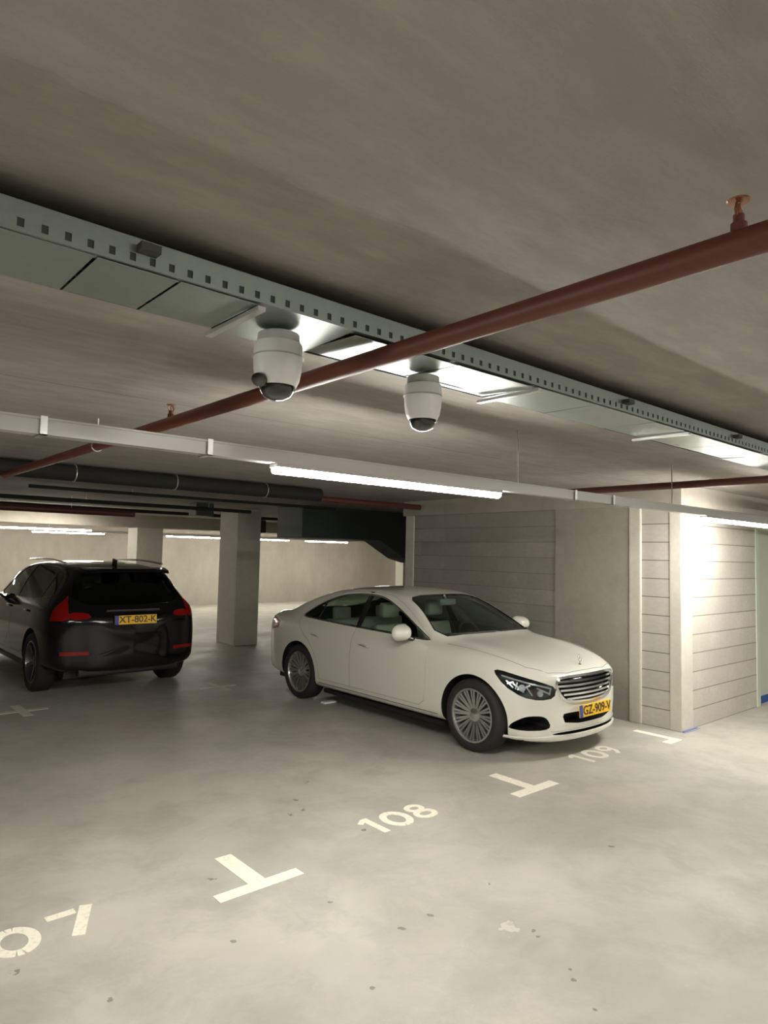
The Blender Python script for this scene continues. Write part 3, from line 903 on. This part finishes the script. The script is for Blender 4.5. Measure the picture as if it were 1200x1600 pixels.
    for nm, s, poly in doors:
        dp = side_prism(poly, s, .42, 1.15); wp = side_prism(dlo, s, .35, 1.2, M_gloss)
        d = finish(boolean(shell, [('INTERSECT', dp), ('DIFFERENCE', wp)]), 'door', t, 32)
        win = side_prism(grow(dlo, .006), s, .42, 1.15); dq = side_prism(grow(poly, -.008), s, .42, 1.15)
        g = finish(boolean(glassshell, [('INTERSECT', win), ('INTERSECT', dq)]), 'window_glass', d, 40, M_glass)
        # handle
        hy = .02 if nm == 'front' else .93
        hz = .78 if nm == 'front' else .80
        sp = on_surface(bvh, [(s * 2, hy - .10 + .02 * k, hz + .002 * k) for k in range(11)], (-s, 0, 0), .012)
        b = bmesh.new(); tube(b, [p for p, n in sp], [.006, .011] + [.013] * 7 + [.011, .006], 10); hd = obj('handle', b, M_pearl, d, True)
        b = bmesh.new(); strip(b, [(p + Vector((s * .013, 0, .002)), Vector((s, 0, 0))) for p, n in sp[2:-2]], .007, .002); obj('bright_strip', b, M_chrome, hd)
    for s in (-1, 1):
        sp = on_surface(bvh, [(s * 2, y, z) for y, z in [(-.02 + .255 + .0, .965), (.255, 1.10), (.255, 1.24), (.25, 1.36)]], (-s, 0, 0), .0)
        b = bmesh.new(); strip(b, sp, .085, .002); obj('pillar_trim', b, M_gloss, t)
        sp = on_surface(bvh, [(s * 2, y, z) for y, z in [(1.02, .99), (1.02, 1.10), (1.01, 1.22)]], (-s, 0, 0), .0)
        b = bmesh.new(); strip(b, sp, .03, .002); obj('pillar_trim', b, M_gloss, t)
        # bright waistline + window surround
        sp = on_surface(bvh, [(s * 2, y, z) for y, z in dense(grow(dlo, .006), .05, True)], (-s, 0, 0), .0)
        b = bmesh.new(); strip(b, sp, .012, .003, True); obj('window_surround', b, M_gloss, t, True)
        sp = on_surface(bvh, [(s * 2, y, .262 + 0 * y) for y in [-1.12 + .06 * k for k in range(34)]], (-s, 0, 0), .0)
        b = bmesh.new(); strip(b, sp, .008, .001); obj('sill_trim', b, M_blkpl, t, True)
        b = bmesh.new(); box(b, s * .70 - .10, s * .70 + .08, -1.12, .88, .13, .18); bevel(b, .01); obj('side_skirt', b, M_blkpl, t)
        # headlamps
        # dark bucket behind the lens
        lamp = finish(boolean(offset_obj(B, .030, None, M_gloss), [('INTERSECT', diag_prism(hl, s, 1.60, 2.6))]), 'headlamp', t, 30, M_gloss)
        lamp['label'] = 'dark headlamp with bright inner strips'
        lens = finish(boolean(offset_obj(B, .001, .005, M_lens), [('INTERSECT', diag_prism(hl, s, 1.60, 2.6))]), 'lens', lamp, 40, M_lens)
        U = Vector((s * r2, r2, 0)); N = Vector((s * r2, -r2, 0))
        b = bmesh.new()
        for (u0, z0, u1, z1, w) in ((-1.18, .625, -.88, .705, .016), (-.88, .705, -.72, .742, .014), (-1.16, .58, -1.04, .635, .013), (-1.00, .57, -.94, .650, .013), (-.92, .60, -.82, .680, .016), (-.82, .64, -.76, .70, .014), (-1.17, .620, -1.16, .57, .012), (-.98, .66, -.86, .62, .012), (-.86, .69, -.84, .63, .012)):
            sp = on_surface(bvh, [U * (u0 + (u1 - u0) * k / 6) + Vector((0, 0, z0 + (z1 - z0) * k / 6)) + N * 2 for k in range(7)], -N, -.022)
            strip(b, sp, w, .006)
        obj('light_strip', b, M_refl, lamp, True)
        for (u, z, r) in ((-1.07, .585, .028), (-.90, .640, .030)):
            (p, n), = on_surface(bvh, [U * u + Vector((0, 0, z)) + N * 2], -N, -.026)
            b = bmesh.new(); q = n.to_track_quat('Z', 'Y').to_matrix().to_4x4(); lathe(b, [(r, 0), (r, .016), (r * .82, .016), (r * .6, .004), (0, .002)], 20, Matrix.Translation(p) @ q); obj('reflector', b, M_refl, lamp, True)
        # tail lamps
        tl = smoothpoly([(.99, .80), (.99, .93), (1.35, .945), (1.35, .82)], 1)
        # parametrised on the rear-corner diagonal
        U2 = Vector((-s * r2, r2, 0)); N2 = Vector((s * r2, r2, 0))
        tlp = smoothpoly([(.64, .80), (.66, .935), (1.28, .955), (1.34, .84), (1.20, .775)], 1)
        b = bmesh.new(); prism(b, [U2 * u + Vector((0, 0, z)) + N2 * 1.5 for u, z in tlp], N2 * 1.2); pr = bmobj(b)
        finish(boolean(offset_obj(B, -.003, None, M_redl), [('INTERSECT', pr)]), 'tail_lamp', t, 40, M_redl)
        # mirrors
        mr = bpy.data.objects.new('door_mirror', None)
        b = bmesh.new()
        M = Matrix.Translation((s * .985, -.66, 1.005)) @ Matrix.Rotation(s * math.radians(-12), 4, 'Z')
        bmesh.ops.create_uvsphere(b, u_segments=24, v_segments=14, radius=1)
        for v in b.verts:
            x, y, z = v.co
            if y > 0: y *= .35
            taper = 1 - .22 * max(0, -y)
            v.co = Vector((math.copysign(abs(x) ** .75, x) * .130 * taper, y * .115, math.copysign(abs(z) ** .72, z) * .085 * taper * (1 - .15 * s * x)))
        bmesh.ops.transform(b, matrix=M, verts=b.verts)
        mo = obj('door_mirror', b, M_pearl, t, True, 60)
        b = bmesh.new(); lathe(b, [(0, 0), (.060, 0), (.066, .004), (0, .006)], 24, M @ Matrix.Translation((0, .034, 0)) @ Matrix.Rotation(-PI / 2, 4, 'X') @ Matrix.Diagonal((1.45, 1, 1, 1))); obj('mirror_glass', b, M_chrome, mo)
        b = bmesh.new(); tube(b, [(s * .82, -.68, .935), (s * .88, -.67, .945), (s * .94, -.665, .97)], [.03, .024, .022], 10); obj('mirror_foot', b, M_gloss, mo, True)
    # windscreen, rear window
    g = finish(boolean(glassshell, [('INTERSECT', front_prism(grow(ws, .008), -1.42, .12))]), 'windscreen', t, 40, M_glass)
    g = finish(boolean(glassshell, [('INTERSECT', front_prism(grow(rw, .008), .93, 2.32))]), 'rear_window', t, 40, M_glass)
    sp = on_surface(bvh, [(x, -2, z) for x, z in dense(grow(ws, .002), .05, True)], (0, 1, 0), .0)
    b = bmesh.new(); strip(b, [(p, n) for p, n in sp if p.y < .2], .016, .002, True); obj('windscreen_seal', b, M_gloss, t, True)
    b = bmesh.new()
    for x0, x1 in ((-.62, .02), (.10, .66)):
        tube(b, [(x0 + (x1 - x0) * k / 8, -1.10 + .11 * (abs(x0 + (x1 - x0) * k / 8) / .7) ** 2, 1.010 - .012 * (abs(x0 + (x1 - x0) * k / 8) / .7) ** 2) for k in range(9)], .008, 6)
    obj('wiper', b, M_blkpl, t)
    # grille
    back = finish(boolean(offset_obj(B, .040, None, M_gloss), [('INTERSECT', front_prism(grille, -2.5, -2.06))]), 'grille', t, 30, M_gloss)
    back['label'] = 'chrome slatted grille with dark backing'
    sp = on_surface(bvh, [(x, -3, z) for x, z in dense(grille, .04, True)], (0, 1, 0), -.004)
    b = bmesh.new(); strip(b, sp, .030, .014, True); obj('grille_surround', b, M_chrome, back, True)
    for k in range(5):
        z = .688 - .040 * k
        hw = .455 if z > .65 else .455 - (.65 - z) * .95
        for dz in (0,):
            sp = on_surface(bvh, [(-hw + 2 * hw * i / 20, -3, z - .004) for i in range(21)], (0, 1, 0), -.012)
            b = bmesh.new(); strip(b, sp, .022, .010); o = obj('slat', b, M_chrome, back, True)
    # front bumper splitter, hood line, ornament, plate
    sp = on_surface(bvh, [(-.80 + 1.6 * i / 30, -3, .195 + .0 * i) for i in range(31)], (0, 1, 0), .0)
    b = bmesh.new(); strip(b, sp, .03, .012); obj('splitter', b, M_pearl, t, True)
    sp = on_surface(bvh, [(-.52 + 1.04 * i / 24, -3, .250) for i in range(25)], (0, 1, 0), .0)
    b = bmesh.new(); strip(b, sp, .010, .006); obj('bumper_trim', b, M_chrome, t, True)
    sp = on_surface(bvh, [(x, y, 3) for x, y in dense([(-.765, -1.12), (-.70, -1.6), (-.62, -1.96), (-.50, -2.12), (-.3, -2.185), (0, -2.20), (.3, -2.185), (.50, -2.12), (.62, -1.96), (.70, -1.6), (.765, -1.12)], .05)], (0, 0, -1), .0)
    b = bmesh.new(); strip(b, sp, .005, .0008); obj('bonnet_seam', b, M_trimdk, t, True)
    b = bmesh.new(); lathe(b, [(0, 0), (.018, 0), (.012, .006), (.005, .010), (.004, .03), (0, .03)], 16, Matrix.Translation((0, -2.125, .796)))
    c0 = Vector((0, -2.125, .796 + .062))
    tube(b, [c0 + Vector((.033 * math.cos(a), .006 * math.sin(a), .033 * math.sin(a))) for a in [2 * PI * k / 28 for k in range(28)]], .0028, 8, closed=True)
    for k in range(3):
        a = PI / 2 + k * 2 * PI / 3; tube(b, [c0, c0 + Vector((.032 * math.cos(a), .006 * math.sin(a), .032 * math.sin(a)))], [.005, .0015], 6)
    obj('bonnet_ornament', b, M_chrome, t, True)
    plate(t, 0, -2.292, .415, 0, math.radians(-4), 'GZ-909-V')
    # interior
    seat(t, -.37, -.02, .42, M_cream); seat(t, .37, -.02, .42, M_cream)
    b = bmesh.new(); box(b, -.62, .62, 1.02, 1.16, .42, .98); bevel(b, .05, 3); rs = obj('rear_seat', b, M_cream, t, True, 60)
    for x in (-.36, .36):
        b = bmesh.new(); box(b, x - .13, x + .13, 1.08, 1.17, .97, 1.12); bevel(b, .035, 3); obj('headrest', b, M_cream, rs, True, 60)
    b = bmesh.new(); box(b, -.74, .74, -1.02, -.62, .60, .93); bevel(b, .05, 3); obj('dashboard', b, M_trimdk, t, True, 60)
    b = bmesh.new()
    sc = Vector((.37, -.42, .86)); M = Matrix.Translation(sc) @ Matrix.Rotation(math.radians(65), 4, 'X')
    tube(b, [M @ Vector((.18 * math.cos(a), .18 * math.sin(a), 0)) for a in [2 * PI * k / 32 for k in range(32)]], .015, 8, closed=True)
    for a in (0, PI, -PI / 2): tube(b, [M @ Vector((0, 0, 0)), M @ Vector((.17 * math.cos(a), .17 * math.sin(a), 0))], .018, 8)
    obj('steering_wheel', b, M_trimdk, t, True)
    b = bmesh.new(); box(b, -.13, .13, -.40, -.36, 1.235, 1.305); bevel(b, .015, 2); tube(b, [(0, -.37, 1.29), (0, -.33, 1.345)], .012, 8); obj('rear_view_mirror', b, M_camg, t, True)
    for s in (-1, 1):
        for y in (FA, RA):
            wheel(t, s * .79, y, s, .330, .225, .236, M_alloy, 16, 'multi')
    for m in (.0,):
        b = bmesh.new(); box(b, -.7, .7, -2.0, 2.0, .16, .24); obj('underbody', b, M_blkpl, t)
    clean()
    return t

def clean():
    for o in list(bpy.data.objects):
        if o.name.startswith('tmp'):
            bpy.data.objects.remove(o)

SEDAN_LOC = (5.72, 5.80, 0)
SEDAN_RZ = 0.0
make_sedan()

# ---- black suv ----------------------------------------------------------
def make_suv():
    t = empty('suv_car', 'glossy black SUV seen from behind, parked at left with red tail lamps', 'car', SUV_LOC, SUV_RZ)
    st = [
        (-2.33, .26, .62, .74, .78, .74, .82, .66, .90, .52, .935, .95),
        (-2.27, .24, .74, .85, .87, .83, .88, .75, .96, .58, .99, 1.005),
        (-2.05, .24, .82, .93, .94, .90, .95, .82, 1.01, .64, 1.04, 1.055),
        (-1.48, .25, .84, .955, .96, .92, 1.0, .86, 1.06, .70, 1.09, 1.11),
        (-1.10, .25, .86, .950, .955, .925, 1.01, .86, 1.08, .72, 1.11, 1.135),
        (-.85, .25, .86, .945, .950, .925, 1.01, .855, 1.085, .76, 1.22, 1.27),
        (-.50, .25, .86, .945, .950, .925, 1.01, .85, 1.09, .71, 1.44, 1.49),
        (-.20, .25, .86, .945, .950, .925, 1.01, .85, 1.09, .675, 1.56, 1.605),
        (.30, .25, .86, .945, .950, .925, 1.02, .85, 1.10, .655, 1.615, 1.655),
        (.90, .25, .86, .947, .952, .925, 1.03, .85, 1.11, .65, 1.61, 1.655),
        (1.38, .26, .86, .955, .962, .93, 1.04, .85, 1.12, .645, 1.585, 1.635),
        (1.70, .27, .85, .945, .955, .925, 1.05, .84, 1.13, .635, 1.555, 1.605),
        (1.90, .28, .84, .935, .945, .915, 1.05, .83, 1.13, .625, 1.525, 1.575),
        (2.03, .29, .82, .925, .935, .905, 1.05, .82, 1.12, .63, 1.40, 1.44),
        (2.16, .30, .80, .905, .915, .89, 1.04, .80, 1.10, .66, 1.22, 1.25),
        (2.24, .31, .78, .88, .89, .865, 1.0, .78, 1.05, .66, 1.09, 1.10),
        (2.33, .32, .74, .84, .85, .82, .92, .72, .965, .60, .985, .99),
    ]
    SS = []
    for (y, zb, ws, w3, w6, wsh, zsh, wb, zbl, wt, zt, ztc) in st:
        if y > -.3: zt -= .03; ztc -= .03
        if y > .8: wt -= .05
        SS.append((y, [(0, zb), (ws * .6, zb), (ws, zb + .01), (w3 - .01, zb + .09), (w3, .48), (w6, .72), (wsh, zsh), (wb, zbl), (wt + .01, zt - .015), (wt - .06, zt + .012), (wt * .5, ztc - .006), (0, ztc)]))
    B = body_mesh(SS, .32, .20, (-2.34, -1.35), (1.6, 2.34), 3, (.40, .85))
    FA, RA = -1.48, 1.385
    full = offset_obj(B, 0, None, M_black)
    bvh = BVHTree.FromPolygons(B[0], B[2])
    inner = offset_obj(B, .05, None, M_trimdk)
    b = bmesh.new(); box(b, -1, 1, -.95, 2.10, .75, 1.8); bx = bmobj(b, M_trimdk)
    cav = link('tmp', boolean(inner, [('INTERSECT', bx)])); cav.data.materials.clear(); cav.data.materials.append(M_trimdk)
    ops = [('DIFFERENCE', cav)]
    for y in (FA, RA):
        for s in (-1, 1):
            b = bmesh.new(); M = Matrix.Translation((s * .62, y, .38)) @ Matrix.Rotation(s * PI / 2, 4, 'Y')
            lathe(b, [(0, 0), (.405, 0), (.405, .5), (0, .5)], 48, M); ops.append(('DIFFERENCE', bmobj(b, M_blkpl)))
    shell = link('tmp', boolean(full, ops))
    dlo = smoothpoly([(-.80, 1.09), (.30, 1.11), (1.20, 1.14), (1.72, 1.20), (1.80, 1.26), (1.62, 1.45), (1.30, 1.52), (.30, 1.565), (-.10, 1.50), (-.45, 1.33)], 1)
    fdoor = smoothpoly([(-.86, .42), (-.90, 1.05), (-.48, 1.36), (-.10, 1.56), (.245, 1.60), (.245, .42)], 1)
    rdoor = smoothpoly([(.252, .42), (.252, 1.60), (.9, 1.585), (1.20, 1.56), (1.28, 1.10), (1.12, .90), (1.00, .70), (.96, .42)], 1)
    rw = smoothpoly([(-.70, 1.12), (-.60, 1.48), (.60, 1.48), (.70, 1.12), (0, 1.10)], 1)
    ws = smoothpoly([(-.74, 1.13), (-.60, 1.54), (.60, 1.54), (.74, 1.13)], 1)
    bops = [('DIFFERENCE', front_prism(ws, -1.6, -.05, M_gloss)), ('DIFFERENCE', front_prism(rw, 1.6, 2.6, M_gloss))]
    for s in (-1, 1):
        for poly in (fdoor, rdoor): bops.append(('DIFFERENCE', side_prism(grow(poly, .003), s, .42, 1.15, M_gloss)))
        bops.append(('DIFFERENCE', side_prism([(1.30, 1.14), (1.72, 1.22), (1.60, 1.42), (1.30, 1.49)], s, .42, 1.15, M_gloss)))
    body = finish(boolean(shell, bops), 'body_shell', t, 32)
    gs = offset_obj(B, .006, .011, M_glassd)
    for s in (-1, 1):
        for poly in (fdoor, rdoor):
            d = finish(boolean(shell, [('INTERSECT', side_prism(poly, s, .42, 1.15)), ('DIFFERENCE', side_prism(dlo, s, .35, 1.2, M_gloss))]), 'door', t, 32)
            finish(boolean(gs, [('INTERSECT', side_prism(grow(dlo, .006), s, .42, 1.15)), ('INTERSECT', side_prism(grow(poly, -.008), s, .42, 1.15))]), 'window_glass', d, 40, M_glassd)
            hy = .08 if poly is fdoor else 1.02
            sp = on_surface(bvh, [(s * 2, hy - .11 + .022 * k, .98) for k in range(11)], (-s, 0, 0), .015)
            b = bmesh.new(); tube(b, [p for p, n in sp], [.006, .012] + [.014] * 7 + [.012, .006], 8); obj('handle', b, M_black, d, True)
        finish(boolean(gs, [('INTERSECT', side_prism([(1.29, 1.13), (1.74, 1.21), (1.62, 1.43), (1.29, 1.50)], s, .42, 1.15))]), 'quarter_glass', t, 40, M_glassd)
        # roof rails
        b = bmesh.new(); tube(b, [(s * .62, -.15 + 1.75 * k / 14, 1.618 + .02 * math.sin(PI * k / 14) - .02 * (k / 14) ** 3) for k in range(15)], .014, 8); obj('roof_rail', b, M_chrome, t, True)
        # tail lamps : L shaped, low arm reaching across the tailgate
        tl1 = smoothpoly([(.715, .94), (.745, 1.06), (.655, 1.41), (.69, 1.43), (.80, 1.12), (.99, 1.07), (1.0, .91)], 1)
        tl1 = [(s * x, z) for x, z in tl1]
        tl = finish(boolean(offset_obj(B, -.004, .03, M_redl), [('INTERSECT', front_prism(tl1, 1.99, 2.6))]), 'tail_lamp', t, 40, M_redl)
        tl['label'] = 'red L shaped tail lamp'
        tl2 = [(s * x, z) for x, z in smoothpoly([(.50, .955), (.73, .94), (.73, 1.03), (.54, 1.02)], 1)]
        finish(boolean(offset_obj(B, -.004, .03, M_redl), [('INTERSECT', front_prism(tl2, 1.9, 2.6))]), 'inner_lens', tl, 40, M_redl)
        sp = on_surface(bvh, [(s * (.52 + .30 * k / 8), 4, .545) for k in range(9)], (0, -1, 0), .0)
        b = bmesh.new(); strip(b, sp, .05, .006); obj('bumper_reflector', b, M_redl, t, True)
        M = Matrix.Translation((s * 1.03, -.62, 1.14))
        b = bmesh.new(); bmesh.ops.create_uvsphere(b, u_segments=20, v_segments=12, radius=1)
        for v in b.verts: v.co = Vector((v.co.x * .13, v.co.y * (.04 if v.co.y > 0 else .10), math.copysign(abs(v.co.z) ** .75, v.co.z) * .085))
        bmesh.ops.transform(b, matrix=M, verts=b.verts); mo = obj('door_mirror', b, M_black, t, True, 60)
        b = bmesh.new(); tube(b, [(s * .86, -.62, 1.07), (s * .97, -.62, 1.11)], .022, 8); obj('mirror_foot', b, M_blkpl, mo, True)
        for y in (FA, RA): wheel(t, s * .83, y, s, .365, .235, .25, M_alloyd, 5, 'five')
        b = bmesh.new(); box(b, s * .74 - .12, s * .74 + .12, -1.05, .95, .22, .28); bevel(b, .01); obj('side_skirt', b, M_blkpl, t)
        sp = on_surface(bvh, [(s * 2, y, z) for y, z in dense(grow(dlo, .006), .06, True)], (-s, 0, 0), .0)
        b = bmesh.new(); strip(b, sp, .014, .003, True); obj('window_surround', b, M_chrome if False else M_gloss, t, True)
    finish(boolean(gs, [('INTERSECT', front_prism(grow(ws, .008), -1.62, -.03))]), 'windscreen', t, 40, M_glassd)
    finish(boolean(gs, [('INTERSECT', front_prism(grow(rw, .008), 1.58, 2.62))]), 'rear_window', t, 40, M_glassd)
    # spoiler
    b = bmesh.new()
    prof = [(-.60, 0), (-.30, .018), (0, .022), (.30, .018), (.60, 0)]
    prism(b, [(-.56, 1.86, 1.515), (-.53, 2.05, 1.480), (-.30, 2.09, 1.505), (.30, 2.09, 1.505), (.53, 2.05, 1.480), (.56, 1.86, 1.515)], (0, -.02, .045)); bevel(b, .008); obj('roof_spoiler', b, M_black, t, True)
    b = bmesh.new(); prism(b, [(-.012, 1.45, 1.595), (.012, 1.45, 1.595), (.004, 1.60, 1.58), (-.004, 1.60, 1.58)], (0, .01, .07)); bevel(b, .003, 1)
    obj('shark_fin_antenna', b, M_black, t)
    b = bmesh.new(); box(b, -.62, .62, 2.10, 2.24, .27, .35); bevel(b, .015); obj('diffuser', b, M_blkpl, t)
    sp = on_surface(bvh, [(-.33 + .66 * k / 12, 4, 1.035) for k in range(13)], (0, -1, 0), .004)
    b = bmesh.new(); strip(b, sp, .02, .01); obj('plate_lamp_bar', b, M_chrome, t, True)
    (p, n), = on_surface(bvh, [(0, 4, .93)], (0, -1, 0), .012)
    plate(t, 0, p.y + .012, .93, PI, math.radians(-5), 'XT-802-K')
    b = bmesh.new(); tube(b, [(0, 2.09, 1.15), (.22, 2.06, 1.22)], .006, 6); obj('wiper', b, M_blkpl, t)
    for x in (-.37, .37): seat(t, x, .1, .62, M_trimdk)
    b = bmesh.new(); box(b, -.62, .62, 1.00, 1.14, .80, 1.18); bevel(b, .04, 2); rs = obj('rear_seat', b, M_trimdk, t)
    for x in (-.38, 0, .38):
        b = bmesh.new(); box(b, x - .12, x + .12, 1.04, 1.12, 1.18, 1.32); bevel(b, .03, 2); obj('headrest', b, M_trimdk, rs)
    b = bmesh.new(); box(b, -.72, .72, -2.0, 2.0, .22, .30); obj('underbody', b, M_blkpl, t)
    clean()
SUV_LOC = (3.27, 10.72, 0)
SUV_RZ = PI
make_suv()

# ------------------------------------------------------------------ camera
cam = bpy.data.cameras.new('camera')
co = bpy.data.objects.new('camera', cam); C.objects.link(co)
az, pt, rl = math.radians(48.911), math.radians(3.579), math.radians(1.249)
F = Vector((math.cos(az) * math.cos(pt), math.sin(az) * math.cos(pt), math.sin(pt)))
R = Vector((math.sin(az), -math.cos(az), 0)); U = R.cross(F)
R2 = R * math.cos(rl) + U * math.sin(rl); U2 = -R * math.sin(rl) + U * math.cos(rl)
co.matrix_world = Matrix(((R2.x, U2.x, -F.x, 0), (R2.y, U2.y, -F.y, 0), (R2.z, U2.z, -F.z, 1.8), (0, 0, 0, 1)))
cam.sensor_fit = 'HORIZONTAL'; cam.sensor_width = 36; cam.lens = 36 * 1058.585 / 1200
cam.clip_start = .05; cam.clip_end = 100
S.camera = co

w = bpy.data.worlds.new('world'); S.world = w; w.use_nodes = True
w.node_tree.nodes['Background'].inputs[0].default_value = (.8, .8, .75, 1)
w.node_tree.nodes['Background'].inputs[1].default_value = .0
S.view_settings.view_transform = 'Standard'
S.view_settings.look = 'None'
S.view_settings.gamma = 1
S.view_settings.use_curve_mapping = False
S.view_settings.exposure = 1.55
